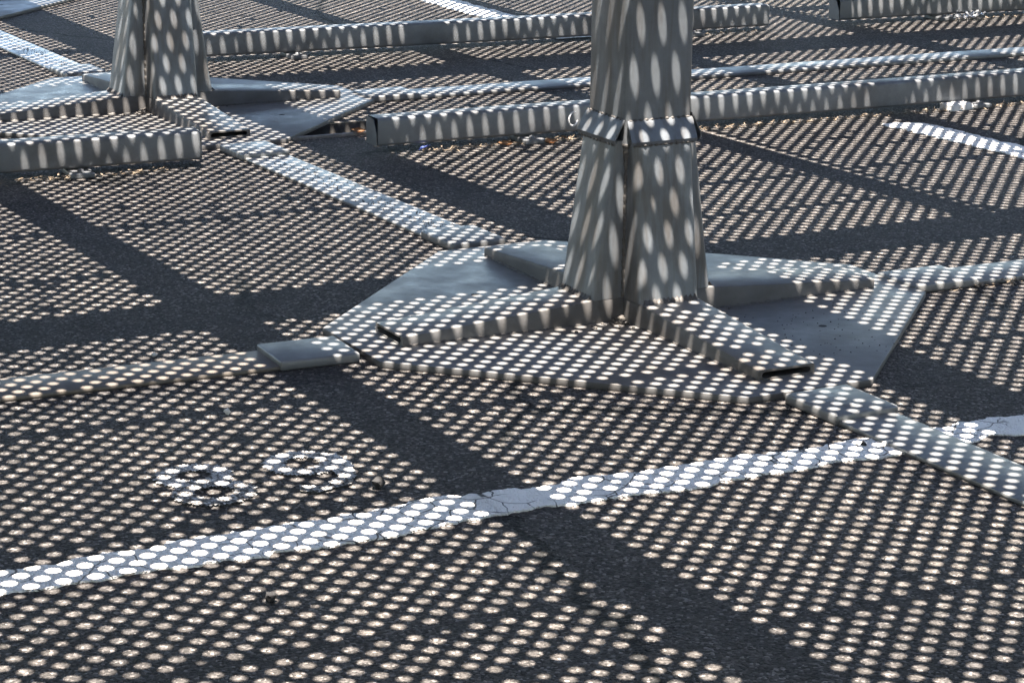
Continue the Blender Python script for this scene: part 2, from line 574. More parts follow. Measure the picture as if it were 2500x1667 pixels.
def make_column(label):
    t = thing('canopy_column', label, 'column', group='steel columns carrying the perforated canopy')
    # base plate
    bm = bmesh.new()
    prism(bm, octagon(0.65, 0.2297), 0.0, 0.016)
    bevel(bm, 0.0025, 2)
    pl = from_bm('base_plate', bm, M_plate, t)
    pl.data.materials.append(M_side)
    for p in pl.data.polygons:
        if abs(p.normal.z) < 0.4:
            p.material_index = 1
    smooth_by_angle(pl)
    bm = bmesh.new()  # flat discs painted dark as the shaded insides of the holes
    for hu, hv in ((0.331, 0.325), (0.297, -0.283), (-0.292, -0.289), (-0.3, 0.3)):
        bmesh.ops.create_circle(bm, cap_ends=True, segments=20, radius=0.010,
                                matrix=Matrix.Translation((hu, hv, 0.0164)))
    for f in bm.faces:
        if f.normal.z < 0:
            f.normal_flip()
    me = bpy.data.meshes.new('drain_hole')
    bm.to_mesh(me)
    bm.free()
    link('drain_hole', me, M_hole_shade, pl)
    for k in range(4):
        a = k * PI / 2
        R = Matrix.Rotation(a, 4, 'Z')
        # arm: tapered open-ended box
        bm = bmesh.new()
        z0 = 0.0162
        sec = [(0.02, 0.081, 0.0735), (0.165, 0.081, 0.0735), (0.66, 0.0745, 0.0395)]
        rings = []
        for (x, w, zt) in sec:
            r = 0.006
            prof = [(-w, z0), (-w, zt - r), (-w + r * 0.3, zt - r * 0.3), (-w + r, zt),
                    (w - r, zt), (w - r * 0.3, zt - r * 0.3), (w, zt - r), (w, z0)]
            rings.append([bm.verts.new((x, y, z)) for y, z in prof])
        for A, B in zip(rings[:-1], rings[1:]):
            for i in range(len(A)):
                j = (i + 1) % len(A)
                bm.faces.new((A[i], A[j], B[j], B[i]))
        bm.faces.new(rings[0])
        # rim and hollow at the tip
        w, zt = 0.0745, 0.0395
        sl = []
        hw, hz0, hz1 = w - 0.010, z0 + 0.0035, zt - 0.005
        rr = (hz1 - hz0) / 2
        prof = []
        for q in range(7):
            b = PI / 2 + q * PI / 6
            prof.append((-hw + rr + rr * math.cos(b), hz0 + rr + rr * math.sin(b)))
        for q in range(7):
            b = -PI / 2 + q * PI / 6
            prof.append((hw - rr + rr * math.cos(b), hz0 + rr + rr * math.sin(b)))
        inn = [bm.verts.new((0.66, y, z)) for y, z in prof]
        back = [bm.verts.new((0.40, y, z + 0.002)) for y, z in prof]
        n = len(prof)
        for i in range(n):
            bm.faces.new((inn[i], inn[(i + 1) % n], back[(i + 1) % n], back[i]))
        bm.faces.new(back)
        out = rings[-1]
        # rim: connect outline to hole with a triangulated fill
        es = []
        for loop in (out, inn):
            for i in range(len(loop)):
                e = bm.edges.get((loop[i], loop[(i + 1) % len(loop)]))
                es.append(e)
        bmesh.ops.triangle_fill(bm, edges=es, use_beauty=True)
        bmesh.ops.transform(bm, matrix=R, verts=bm.verts)
        arm = from_bm('arm', bm, M_plate, t)
        arm.data.materials.append(M_side)
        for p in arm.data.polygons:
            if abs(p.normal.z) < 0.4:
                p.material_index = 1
        smooth_by_angle(arm, 35)
        # foot weld along both sides of the arm
        bm = bmesh.new()
        for sgn in (-1, 1):
            prev = None
            for i in range(60):
                x = 0.175 + i * (0.475 / 59)
                w = 0.081 + (0.0745 - 0.081) * (x - 0.165) / 0.495
                rad = 0.0035 + 0.0012 * math.sin(i * 2.3) + 0.0008 * math.sin(i * 5.1)
                ringv = [bm.verts.new((x, sgn * (w + rad * math.cos(b) * 0.9), 0.0165 + rad * math.sin(b))) for b in
                         (0, PI / 4, PI / 2)]
                if prev:
                    for q in range(2):
                        bm.faces.new((prev[q], prev[q + 1], ringv[q + 1], ringv[q]))
                prev = ringv
        bmesh.ops.transform(bm, matrix=R, verts=bm.verts)
        from_bm('weld_bead', bm, M_weld, arm, True)
        # lower shaft box: leans out towards the foot
        bm = bmesh.new()
        lev = []
        for z, b in ((0.0725, 0.167), (0.2, 0.1485), (0.455 - k * 0.0007, 0.1135)):
            lev.append([bm.verts.new((x, y, z)) for x, y in turn(rbox_pts(0.0, b, 0.081 - 0.0003 * k, 0.016), a)])
        n = len(lev[0])
        for A, B in zip(lev[:-1], lev[1:]):
            for i in range(n):
                bm.faces.new((A[i], A[(i + 1) % n], B[(i + 1) % n], B[i]))
        bm.faces.new(lev[0][::-1])
        bm.faces.new(lev[-1])
        sb = from_bm('lower_shaft', bm, M_shaft, t)
        smooth_by_angle(sb, 30)
        # lumpy fillet weld at the foot of the shaft box
        bm = bmesh.new()
        prev = None
        for i in range(40):
            y = -0.074 + i * 0.148 / 39
            rad = 0.008 + 0.0022 * math.sin(i * 1.9 + k) + 0.0015 * math.sin(i * 4.3)
            rv = [bm.verts.new((0.1665 + rad * c_, y, 0.0737 + rad * s_)) for c_, s_ in ((1.0, -0.05), (0.62, 0.35), (0.30, 0.70), (-0.05, 1.15))]
            if prev:
                for q in range(3):
                    bm.faces.new((prev[q], prev[q + 1], rv[q + 1], rv[q]))
            prev = rv
        bmesh.ops.transform(bm, matrix=R, verts=bm.verts)
        from_bm('weld_bead', bm, M_weld, sb, True)
        # collar: sloping cover plate where the shaft narrows
        bm = bmesh.new()
        dz = (0.000, 0.004, -0.003, 0.002)[k]
        # a bent plate: short lip on the shaft box, slope, short lip on the upper tube; open at both ends
        outer = [(0.1165, 0.4440), (0.1195, 0.4530 + dz), (0.0980, 0.4955 + dz), (0.0940, 0.5010 + dz)]
        inner = [(0.1142, 0.4440), (0.1168, 0.4525 + dz), (0.0950, 0.4940 + dz), (0.0925, 0.5005 + dz)]
        yl = (-0.0900, -0.0900, -0.0895, -0.0880)
        yr = (0.0900, 0.0900, 0.0895, 0.0880)
        quad = []
        for (ox, oz), (ix, iz), y0_, y1_ in zip(outer, inner, yl, yr):
            quad.append([bm.verts.new((ox, y0_, oz)), bm.verts.new((ox, y1_, oz)),
                         bm.verts.new((ix, y1_, iz)), bm.verts.new((ix, y0_, iz))])
        bm.faces.new(quad[0])
        bm.faces.new(quad[-1][::-1])
        for A, B in zip(quad[:-1], quad[1:]):
            for i in range(4):
                bm.faces.new((A[i], B[i], B[(i + 1) % 4], A[(i + 1) % 4]))
        bmesh.ops.transform(bm, matrix=R, verts=bm.verts)
        co = from_bm('collar', bm, M_shaft, t)
        bm = bmesh.new()
        for (xx, zz, base) in ((0.1150, 0.4445, 0.0032), (0.0930, 0.5000 + dz, 0.0028)):
            prev = None
            for i in range(44):
                y = -0.084 + i * 0.168 / 43
                rad = base + 0.0011 * math.sin(i * 1.7 + k) + 0.0008 * math.sin(i * 4.9)
                rv = [bm.verts.new((xx + rad * math.cos(b) * 0.9, y, zz + rad * math.sin(b))) for b in
                      (-1.2, -0.5, 0.2, 0.9, 1.5)]
                if prev:
                    for q in range(4):
                        bm.faces.new((prev[q], prev[q + 1], rv[q + 1], rv[q]))
                prev = rv
        bmesh.ops.transform(bm, matrix=R, verts=bm.verts)
        from_bm('weld_bead', bm, M_weld, co, True)
    # lumpy vertical weld in each inner corner of the cross shaped shaft
    shafts = [c for c in t.children if c.name.startswith('lower_shaft')]
    for k in range(4):
        bm = bmesh.new()
        prev = None
        for i in range(70):
            z = 0.075 + i * 0.370 / 69
            rad = 0.0060 + 0.0012 * math.sin(i * 1.3 + k) + 0.0010 * math.sin(i * 3.7) + 0.007 * max(0.0, (i - 58) / 11)
            c0 = 0.0803
            rv = [bm.verts.new((c0 + rad * math.cos(b), -c0 + rad * math.sin(b), z)) for b in
                  (-PI / 2 - 0.3, -PI / 2, -PI / 4 - 0.35, -PI / 4 + 0.35, 0, 0.3)]
            if prev:
                for q in range(5):
                    bm.faces.new((prev[q], prev[q + 1], rv[q + 1], rv[q]))
            prev = rv
        bm.faces.new(prev)
        bmesh.ops.transform(bm, matrix=Matrix.Rotation(k * PI / 2, 4, 'Z'), verts=bm.verts)
        from_bm('weld_bead', bm, M_weld, shafts[k], True)
    # upper shaft: square tube with rounded corners
    bm = bmesh.new()
    h, r = 0.0920, 0.017
    pts = []
    for k in range(4):
        for q in range(6):
            b = k * PI / 2 + q * (PI / 2) / 5
            cx = (h - r) * (1 if k in (0, 3) else -1)
            cy = (h - r) * (1 if k in (0, 1) else -1)
            pts.append((cx + r * math.cos(b), cy + r * math.sin(b)))
    prism(bm, pts, 0.43, HC - 0.075)
    us_ = from_bm('upper_shaft', bm, M_shaft, t)
    smooth_by_angle(us_, 30)
    bm = bmesh.new()
    box(bm, -0.13, 0.13, -0.13, 0.13, HC - 0.0745, HC - 0.064)
    from_bm('head_plate', bm, M_shaft, t)
    # grit gathered in the inner corners of the foot
    bm = bmesh.new()
    for k in range(4):
        for i in range(70):
            rr = abs(random.gauss(0, 0.045))
            aa = random.uniform(0, PI / 2)
            u_, v_ = 0.088 + rr * math.cos(aa), 0.088 + rr * math.sin(aa)
            p = turn([(u_, v_)], k * PI / 2)[0]
            s = random.uniform(0.0015, 0.005)
            bmesh.ops.create_icosphere(bm, subdivisions=1, radius=s,
                                       matrix=Matrix.Translation((p[0], p[1], 0.016 + s * 0.4 + max(0, 0.012 - rr * 0.3))) @
                                       Matrix.Diagonal((1.3, 1, 0.7, 1)))
    gr = from_bm('grit', bm, M_dust, t)
    tag(gr, kind='stuff')
    return t


col1 = make_column('large galvanised column right of centre standing nearest on its four armed base plate')
col2 = copy_tree(col1)
col2.location = uv(-3.183, -0.07)
tag(col2, 'second galvanised column at upper left with its base plate behind a wheel stop', 'column')
col3 = copy_tree(col1)
col3.location = uv(-6.366, -0.14)
tag(col3, 'farthest column at the top left corner with only the edge of its base plate showing', 'column')
# pale cable ring hooked on the left of the main collar
bm = bmesh.new()
R_, r_ = 0.016, 0.0025
n1, n2 = 22, 6
vv = [[bm.verts.new((R_ * math.cos(2 * PI * i / n1 * 0.8 + 1.2) + 0, r_ * math.cos(2 * PI * j / n2), (R_ + r_ * math.sin(2 * PI * j / n2)) * math.sin(2 * PI * i / n1 * 0.8 + 1.2)))
       for j in range(n2)] for i in range(n1)]
for i in range(n1 - 1):
    for j in range(n2):
        bm.faces.new((vv[i][j], vv[i][(j + 1) % n2], vv[i + 1][(j + 1) % n2], vv[i + 1][j]))
bmesh.ops.transform(bm, matrix=Matrix.Translation((-0.095, -0.128, 0.478)) @ Matrix.Rotation(PI * 0.6, 4, 'Z'), verts=bm.verts)
from_bm('cable_ring', bm, M_ring, col1, True)


# ------------------------------------------------------------------ flat steel strips between the plates
def make_strip(label, ends, cover, caps=(1, 1), w=0.148, top=0.010, rivet=0, mat=None):
    """ends: (u,v) start / end centre points on the ground, caps where they meet a plate"""
    (ua, va), (ub, vb) = ends
    L = math.hypot(ub - ua, vb - va)
    ang = math.atan2(vb - va, ub - ua)
    t = thing('steel_strip', label, 'steel strip', ua, va, 0, TURN + ang, 'flat steel strips joining the base plates')
    bm = bmesh.new()
    a0 = cover * 0.5 if caps[0] else 0
    a1 = L - cover * 0.5 if caps[1] else L
    box(bm, a0, a1, -w / 2, w / 2, 0.0, top)
    bevel(bm, 0.003, 2)
    # long bars sag and twist a little
    bmesh.ops.subdivide_edges(bm, edges=[e for e in bm.edges if abs(e.verts[0].co.x - e.verts[1].co.x) > L * 0.5],
                              cuts=40)
    sd = ua * 3.1 + va * 1.7
    for v_ in bm.verts:
        v_.co.z += 0.0004 * (1 + math.sin(v_.co.x * 2.1 + sd)) * (1 if v_.co.z > 0.005 else 0.3)
        v_.co.y += 0.0006 * math.sin(v_.co.x * 1.3 + sd)
    b = from_bm('flat_bar', bm, mat or M_strip, t)
    smooth_by_angle(b, 35)
    for i, (x0, x1) in enumerate(((0.0, cover), (L - cover, L))):
        if not caps[i]:
            continue
        bm = bmesh.new()
        box(bm, x0, x1, -w / 2 - 0.008, w / 2 + 0.008, 0.0005, 0.0235)
        bevel(bm, 0.005, 3)
        c = from_bm('end_cover', bm, M_strip, t)
        smooth_by_angle(c, 40)
        if rivet != i + 1:
            continue
        bm = bmesh.new()
        cx = x0 + cover * (0.72 if i == 0 else 0.28)
        bmesh.ops.create_uvsphere(bm, u_segments=18, v_segments=8, radius=0.016,
                                  matrix=Matrix.Translation((cx, -0.01, 0.0225)) @ Matrix.Diagonal((1, 1, 0.28, 1)))
        from_bm('rivet_head', bm, M_strip, c, True)
    return t


make_strip('flat steel strip at lower right crossing the white line in front of the main plate',
           ((0.782, -0.006), (3.1, 0.06)), 0.185, (1, 0), rivet=1)
make_strip('flat steel strip leading out of the picture on the left from the main base plate',
           ((0.02, -0.775), (-0.065, -2.9)), 0.19, (1, 0), mat=M_strip_brown)
make_strip('speckled flat steel strip between the main column and the second column',
           ((-0.79, -0.022), (-2.39, -0.075)), 0.19, (1, 1), mat=M_strip_pale)
make_strip('flat steel strip leading out of the picture on the right from the main base plate',
           ((0.04, 0.752), (0.09, 3.9)), 0.20, (1, 0), top=0.013)
make_strip('long flat steel strip behind the main column running right from the second base plate',
           ((-3.115, 0.675), (-3.02, 5.6)), 0.20, (1, 0), top=0.013)
make_strip('glaring pale steel strip at upper left between the second and the farthest column',
           ((-3.98, -0.085), (-5.58, -0.115)), 0.19, (1, 1), mat=M_strip_pale)

# ------------------------------------------------------------------ wheel stops
def make_stop():
    t = thing('wheel_stop', '', 'wheel stop', group='galvanised wheel stops on the asphalt')
    D, Z0, Z1, L = 0.088, 0.021, 0.113, 2.76
    bm = bmesh.new()
    prof = []
    for cx, cz, b0 in ((-0.011, Z0 + 0.011, -PI / 2), (-0.011, Z1 - 0.011, 0), (-D + 0.011, Z1 - 0.011, PI / 2), (-D + 0.011, Z0 + 0.011, PI)):
        for q in range(5):
            b = b0 + q * PI / 8
            prof.append((cx + 0.011 * math.cos(b), cz + 0.011 * math.sin(b)))
    n = len(prof)
    rows = []
    for i in range(25):
        y = L * i / 24
        rows.append([bm.verts.new((x + 0.0012 * math.sin(y * 3.1), y, z + 0.0016 * math.sin(y * 2.3 + 1))) for x, z in prof])
    for A, B in zip(rows[:-1], rows[1:]):
        for i in range(n):
            bm.faces.new((A[i], A[(i + 1) % n], B[(i + 1) % n], B[i]))
    # hollow ends
    for rw, y in ((rows[0], 0.05), (rows[-1], L - 0.05)):
        inn = [bm.verts.new((v_.co.x * 0.94 - 0.003, y, 0.067 + (v_.co.z - 0.067) * 0.93)) for v_ in rw]
        for i in range(n):
            bm.faces.new((rw[i], rw[(i + 1) % n], inn[(i + 1) % n], inn[i]))
        bm.faces.new(inn)
    body = from_bm('body', bm, M_stop, t)
    smooth_by_angle(body, 40)
    # folded end flaps: one corner is left open, showing the dark hollow
    for y, s, open_corner in ((-0.002, -1, True), (L + 0.002, 1, False)):
        bm = bmesh.new()
        x0, x1, z0, z1 = -D + 0.003, -0.002, Z0 + 0.002, Z1 - 0.003
        if open_corner:
            P = [(x1, z0), (x1, z0 + 0.040), (x1 - 0.022, z1 - 0.004), (x1 - 0.04, z1), (x0, z1), (x0, z0)]
        else:
            P = [(x1, z0), (x1, z1), (x0, z1), (x0, z0)]
        A = [bm.verts.new((x, y, z)) for x, z in P]
        B = [bm.verts.new((x, y + s * 0.003, z)) for x, z in P]
        bm.faces.new(A)
        bm.faces.new(B[::-1])
        for i in range(len(P)):
            bm.faces.new((A[i], A[(i + 1) % len(P)], B[(i + 1) % len(P)], B[i]))
        from_bm('end_flap', bm, M_stop, t)
    # feet: flat lugs with a dome nut, poking out in front
    for y in (0.545, L - 0.39):
        bm = bmesh.new()
        box(bm, -0.075, 0.058, y - 0.038, y + 0.038, 0.0005, 0.0175)
        bevel(bm, 0.004, 2)
        f = from_bm('foot', bm, M_stop, t)
        bm = bmesh.new()
        bmesh.ops.create_uvsphere(bm, u_segments=12, v_segments=8, radius=0.011,
                                  matrix=Matrix.Translation((0.028, y, 0.0175)) @ Matrix.Diagonal((1, 1, 0.9, 1)))
        from_bm('bolt', bm, M_stop, f, True)
    # legs lifting the beam off the ground
    for y in (0.545, L - 0.39):
        bm = bmesh.new()
        box(bm, -0.07, -0.02, y - 0.03, y + 0.03, 0.0178, 0.0215)
        from_bm('spacer', bm, M_stop, t)
    return t


stop0 = make_stop()


def place_stop(o, u, v, ang, label):
    o.location = uv(u, v)
    o.rotation_euler = (0, 0, TURN + ang)
    tag(o, label, 'wheel stop')


place_stop(stop0, -2.143, 0.296, -0.026, 'middle wheel stop passing behind the main column with a bent open left end')
s = copy_tree(stop0)
place_stop(s, -2.375, -3.055, -0.074, 'wheel stop at the left edge in front of the second column')
s = copy_tree(stop0)
place_stop(s, -4.165, 0.30, -0.048, 'far wheel stop reaching from behind the second column to behind the main column')
s = copy_tree(stop0)
place_stop(s, -4.055, 3.455, -0.045, 'wheel stop in the top right corner with clear plastic wrap at its foot')


# ------------------------------------------------------------------ small things on the ground
def blob(name, u, v, r, sc, mat, label, cat, seed, group=None, z=0.0):
    bm = bmesh.new()
    bmesh.ops.create_icosphere(bm, subdivisions=2, radius=r)
    for v_ in bm.verts:
        d = mnoise.noise(v_.co * (1.3 / r) + Vector((seed * 3.1, seed, 0)))
        v_.co *= 1 + 0.6 * d
        v_.co.x *= sc[0]
        v_.co.y *= sc[1]
        v_.co.z *= sc[2]
    zm = min(v_.co.z for v_ in bm.verts)
    for v_ in bm.verts:
        v_.co.z -= zm
    o = from_bm(name, bm, mat)
    o.location = uv(u, v, z - r * 0.06)
    o.rotation_euler = (0, 0, seed * 1.3)
    return tag(o, label, cat, group)


blob('stone', 0.919, -1.109, 0.012, (1.3, 1, 0.9), M_stone_d, 'black stone lying just right of the faded number', 'stone', 1)
blob('stone', 1.382, -1.52, 0.010, (1, 1, 1.0), M_stone_d, 'dark stone below the white line at lower left', 'stone', 2)
blob('stone', 1.128, -0.066, 0.008, (1.7, 1, 0.8), M_stone_l, 'pale pebble on the white line beside the steel strip', 'stone', 3)
blob('stone', 1.108, -0.112, 0.006, (1.7, 1, 0.8), M_stone_d, 'dark pebble on the white line near the steel strip', 'stone', 4)
blob('stone', -0.145, -1.181, 0.006, (1.2, 1, 0.8), M_stone_l, 'tiny white pebble behind the left steel strip', 'stone', 5)
blob('stone', 0.345, -1.195, 0.007, (1, 1, 0.9), M_stone_l, 'small tan pebble between the left steel strip and the numbers', 'stone', 6)
# white broken block by the right foot of the middle wheel stop
bm = bmesh.new()
box(bm, -0.03, 0.03, -0.055, 0.055, 0, 0.024)
bmesh.ops.subdivide_edges(bm, edges=bm.edges[:], cuts=5, use_grid_fill=True)
for v_ in bm.verts:
    v_.co += Vector((1, 1, 0.7)) * 0.005 * mnoise.noise(v_.co * 45)
o = from_bm('broken_block', bm, M_white, None, True)
o.location = uv(-2.052, 2.565, 0.0)
o.rotation_euler = (0, 0, TURN + 0.12)
tag(o, 'white broken block beside the right foot of the middle wheel stop', 'block')
# blue scrap
bm = bmesh.new()
for i in range(5):
    for j in range(4):
        bm.verts.new((i * 0.009, j * 0.009, 0.004 + 0.012 * abs(mnoise.noise(Vector((i * 0.9, j * 0.8, 3)))) + 0.003 * i))
bm.verts.ensure_lookup_table()
for i in range(4):
    for j in range(3):
        bm.faces.new([bm.verts[k] for k in (i * 4 + j, i * 4 + j + 1, (i + 1) * 4 + j + 1, (i + 1) * 4 + j)])
bmesh.ops.solidify(bm, geom=bm.faces[:], thickness=0.0008)
o = from_bm('paper_scrap', bm, M_blue)
o.location = uv(-2.125, 0.435, 0)
o.rotation_euler = (0, 0, 0.3)
tag(o, 'blue scrap of paper under the bent end of the middle wheel stop', 'litter')
# crumpled clear wrap
bm = bmesh.new()
nu, nv = 26, 14
vg = [[bm.verts.new((0.17 * (i / (nu - 1) - 0.5), 0.07 * (j / (nv - 1) - 0.5), 0)) for j in range(nv)] for i in range(nu)]
for i in range(nu - 1):
    for j in range(nv - 1):
        bm.faces.new((vg[i][j], vg[i + 1][j], vg[i + 1][j + 1], vg[i][j + 1]))
for v_ in bm.verts:
    p = v_.co * 30
    v_.co.z = 0.006 + 0.030 * abs(mnoise.noise(p)) + 0.016 * abs(mnoise.noise(p * 2.3)) + 0.02 * max(0, v_.co.x * 6)
    v_.co.x += 0.012 * mnoise.noise(p + Vector((5, 0, 0)))
    v_.co.y += 0.012 * mnoise.noise(p + Vector((0, 7, 0)))
bmesh.ops.solidify(bm, geom=bm.faces[:], thickness=0.0006)
o = from_bm('plastic_wrap', bm, M_wrap)
o.location = uv(-3.975, 4.11, 0.006)
o.rotation_euler = (0, 0, TURN + PI / 2)
tag(o, 'crumpled clear plastic wrap against the top right wheel stop', 'wrapper')


def leaf(u, v, size, rz, label, seed, z=0.002):
    bm = bmesh.new()
    n = 9
    top = []
    for i in range(n):
        t = i / (n - 1)
        w = size * 0.30 * math.sin(PI * t) ** 0.8 + 0.0004
        x = size * (t - 0.5)
        zc = 0.25 * size * (t - 0.5) ** 2 * 4 * 0.6
        top.append((bm.verts.new((x, -w, zc + w * 0.5)), bm.verts.new((x, 0, zc)), bm.verts.new((x, w, zc + w * 0.6))))
    for a, b in zip(top[:-1], top[1:]):
        bm.faces.new((a[0], a[1], b[1], b[0]))
        bm.faces.new((a[1], a[2], b[2], b[1]))
    bmesh.ops.solidify(bm, geom=bm.faces[:], thickness=0.0006)
    o = from_bm('dry_leaf', bm, M_leaf, None, True)
    o.location = uv(u, v, z)
    o.rotation_euler = (0.1, 0.05, rz)
    return tag(o, label, 'leaf', 'dry leaves on the asphalt')


leaf(-2.10, 0.74, 0.055, 0.4, 'brown leaf left of the near foot of the middle wheel stop', 1)
leaf(-2.065, 0.895, 0.060, 0.9, 'brown leaf right of the near foot of the middle wheel stop', 2)
leaf(-2.12, 0.975, 0.045, 2.0, 'small tan leaf against the middle wheel stop just left of the main column', 3)
leaf(-2.47, 0.372, 0.055, 0.2, 'tan leaf lying on the kerb of the drain pit', 4, 0.010)

# dry litter blown under the front of the wheel stops
bm = bmesh.new()
for (u_, v0_, v1_, n) in ((-2.12, 0.45, 1.1, 240), (-2.085, 1.3, 3.0, 560), (-2.185, -1.3, -0.42, 320), (-4.05, 2.2, 3.0, 60), (-3.98, 4.0, 4.5, 90), (0.115, 0.86, 1.15, 80)):
    for i in range(n):
        vv_ = random.uniform(v0_, v1_)
        uu_ = u_ + (vv_ - v0_) * 0.03 + random.gauss(0, 0.016)
        L = random.uniform(0.006, 0.030)
        a = random.uniform(0, PI)
        w = random.uniform(0.0008, 0.0032)
        z_ = random.uniform(0.001, 0.010)
        c, s = math.cos(a) * L / 2, math.sin(a) * L / 2
        nx, ny = -math.sin(a) * w, math.cos(a) * w
        tl = random.uniform(-0.006, 0.006)
        P = [(uu_ - c + nx, vv_ - s + ny, z_), (uu_ - c - nx, vv_ - s - ny, z_), (uu_ + c - nx, vv_ + s - ny, max(0.0006, z_ + tl)),
             (uu_ + c + nx, vv_ + s + ny, max(0.0006, z_ + tl))]
        bm.faces.new([bm.verts.new(p) for p in P])
o = from_bm('leaf_litter', bm, M_litter)
o.rotation_euler = (0, 0, TURN)
tag(o, 'dry grass and leaf bits gathered along the wheel stops', 'litter', kind='stuff')

# ground grit: loose chips scattered on asphalt and strips
bm = bmesh.new()


def chip(u_, v_, z_, s):
    b = random.uniform(0, PI)
    pts = [(u_ + s * math.cos(b + q * 2 * PI / 5) * random.uniform(0.7, 1.2), v_ + s * math.sin(b + q * 2 * PI / 5) * random.uniform(0.7, 1.2)) for q in range(5)]
    lo = [bm.verts.new((x, y, z_)) for x, y in pts]
    tp = bm.verts.new((u_, v_, z_ + s * random.uniform(0.6, 1.1)))
    for q in range(5):
        bm.faces.new((lo[q], lo[(q + 1) % 5], tp))


for i in range(900):
    chip(random.uniform(-3, 2.2), random.uniform(-2.0, 2.2), 0.0, random.uniform(0.0015, 0.004))
for i in range(420):   # along both long strips towards the far columns
    t_ = random.random()
    chip(-1.0 - 1.25 * t_, -0.03 - 0.045 * t_ + random.gauss(0, 0.03), 0.0105, random.uniform(0.001, 0.003))
for i in range(420):
    t_ = random.random()
    chip(-4.2 - 1.2 * t_, -0.09 - 0.02 * t_ + random.gauss(0, 0.03), 0.0105, random.uniform(0.0015, 0.0035))
for i in range(160):
    chip(random.uniform(0.15, 0.6), random.uniform(0.0, 0.5), 0.0162, random.uniform(0.001, 0.0025))
o = from_bm('loose_grit', bm, M_dust)
o.rotation_euler = (0, 0, TURN)
tag(o, 'dark loose grit scattered on the asphalt and strips', 'grit', kind='stuff')

# ------------------------------------------------------------------ perforated canopy
SU, SV = 0.470, -0.23           # where a hole sits relative to its spot of light on the ground
H = 0.0286                      # half pitch along u and v (staggered holes)
RH = 0.0113                     # hole radius
NS = 12
canopy = thing('shade_canopy', 'perforated steel canopy overhead that throws the dotted light', 'canopy')
ANG = np.arange(NS) * 2 * np.pi / NS


def sheet(u0, u1, va, sa, vb, sb, ur, anchor, blanks=()):
    """one sheet lit for spots u0..u1 and v from va+sa*(u-ur) to vb+sb*(u-ur); anchor = a hole centre"""
    au, av = anchor
    i0, i1 = math.floor((u0 - au) / H) - 1, math.ceil((u1 - au) / H) + 1
    vmin = min(va + sa * (u0 - ur), va + sa * (u1 - ur))
    vmax = max(vb + sb * (u0 - ur), vb + sb * (u1 - ur))
    j0, j1 = math.floor((vmin - av) / H) - 2, math.ceil((vmax - av) / H) + 2
    I, J = np.meshgrid(np.arange(i0, i1 + 1), np.arange(j0, j1 + 1), indexing='ij')
    m = ((I + J) % 2) == 0
    I, J = I[m], J[m]
    U = au + I * H
    t = (U - ur)
    sm = (sa + sb) / 2
    V = av + J * H + sm * (U - au)
    lo = va + sa * t
    hi = vb + sb * t
    e = 0.3 * H
    hole = (U > u0 - e) & (U < u1 + e) & (V > lo - e) & (V < hi + e)
    for b in blanks:
        bu, bw = b if isinstance(b, tuple) else (b, 0.5 * H)
        hole &= ~(np.abs(U - bu) < bw)
    near = (U > u0 - 1.6 * H) & (U < u1 + 1.6 * H) & (V > lo - 1.6 * H) & (V < hi + 1.6 * H)
    # holes: a few are clogged or half clogged, and each panel is punched a hair off
    rng = np.random.default_rng(int(abs(au * 1000) + abs(av * 777)) % 100000)
    hole &= rng.random(len(U)) > 0.008
    Uh, Vh = U[hole], V[hole]
    n = len(Uh)
    corner = np.array([(H, 0), (0, H), (-H, 0), (0, -H)])
    corner = corner + np.c_[np.zeros(4), sm * corner[:, 0]]
    circ = np.c_[RH * np.cos(ANG), RH * np.sin(ANG)]
    tmpl = np.r_[corner, circ]
    verts = np.zeros((n, 4 + NS, 3))
    verts[:, :, 0] = Uh[:, None] + tmpl[None, :, 0] + SU
    verts[:, :, 1] = Vh[:, None] + tmpl[None, :, 1] + SV
    rad = np.where(rng.random(n) < 0.045, rng.uniform(0.45, 0.8, n), rng.normal(1.0, 0.022, n))
    pid = np.zeros(n, int)
    for b in blanks:
        pid += (Uh > (b[0] if isinstance(b, tuple) else b)).astype(int)
    poff = rng.uniform(-0.0035, 0.0035, (len(blanks) + 1, 2))
    off = poff[pid] + rng.normal(0, 0.00035, (n, 2))
    verts[:, 4:, 0] = (Uh + SU + off[:, 0])[:, None] + circ[None, :, 0] * rad[:, None]
    verts[:, 4:, 1] = (Vh + SV + off[:, 1])[:, None] + circ[None, :, 1] * rad[:, None]
    verts[:, :, 2] = HC
    q = NS // 4
    faces = []
    for k in range(4):
        a, b = k, (k + 1) % 4
        arc = [4 + (k * q + s_) % NS for s_ in range(q + 1)]
        faces.append([a, b] + arc[::-1])
    ft = np.array(faces)                     # 4 x (q+3)
    loops = (ft[None] + (np.arange(n) * (4 + NS))[:, None, None]).reshape(-1)
    cnt = ft.shape[1]
    totals = [cnt] * (4 * n)
    nv = n * (4 + NS)
    # solid diamonds
    so = near & ~hole
    Us, Vs = U[so], V[so]
    k = len(Us)
    v2 = np.zeros((k, 4, 3))
    v2[:, :, 0] = Us[:, None] + corner[None, :, 0] + SU
    v2[:, :, 1] = Vs[:, None] + corner[None, :, 1] + SV
    v2[:, :, 2] = HC
    l2 = (np.arange(4)[None] + (np.arange(k) * 4)[:, None] + nv).reshape(-1)
    totals += [4] * k
    starts = np.r_[0, np.cumsum(totals)[:-1]]
    return np_mesh('perforated_sheet', np.r_[verts.reshape(-1, 3), v2.reshape(-1, 3)], np.r_[loops, l2], starts, totals,
                   M_canopy, canopy)


UA1, UB0, UB1, UC0 = -3.79, -3.485, -0.597, -0.313
NB = (-4.65, 0.055)
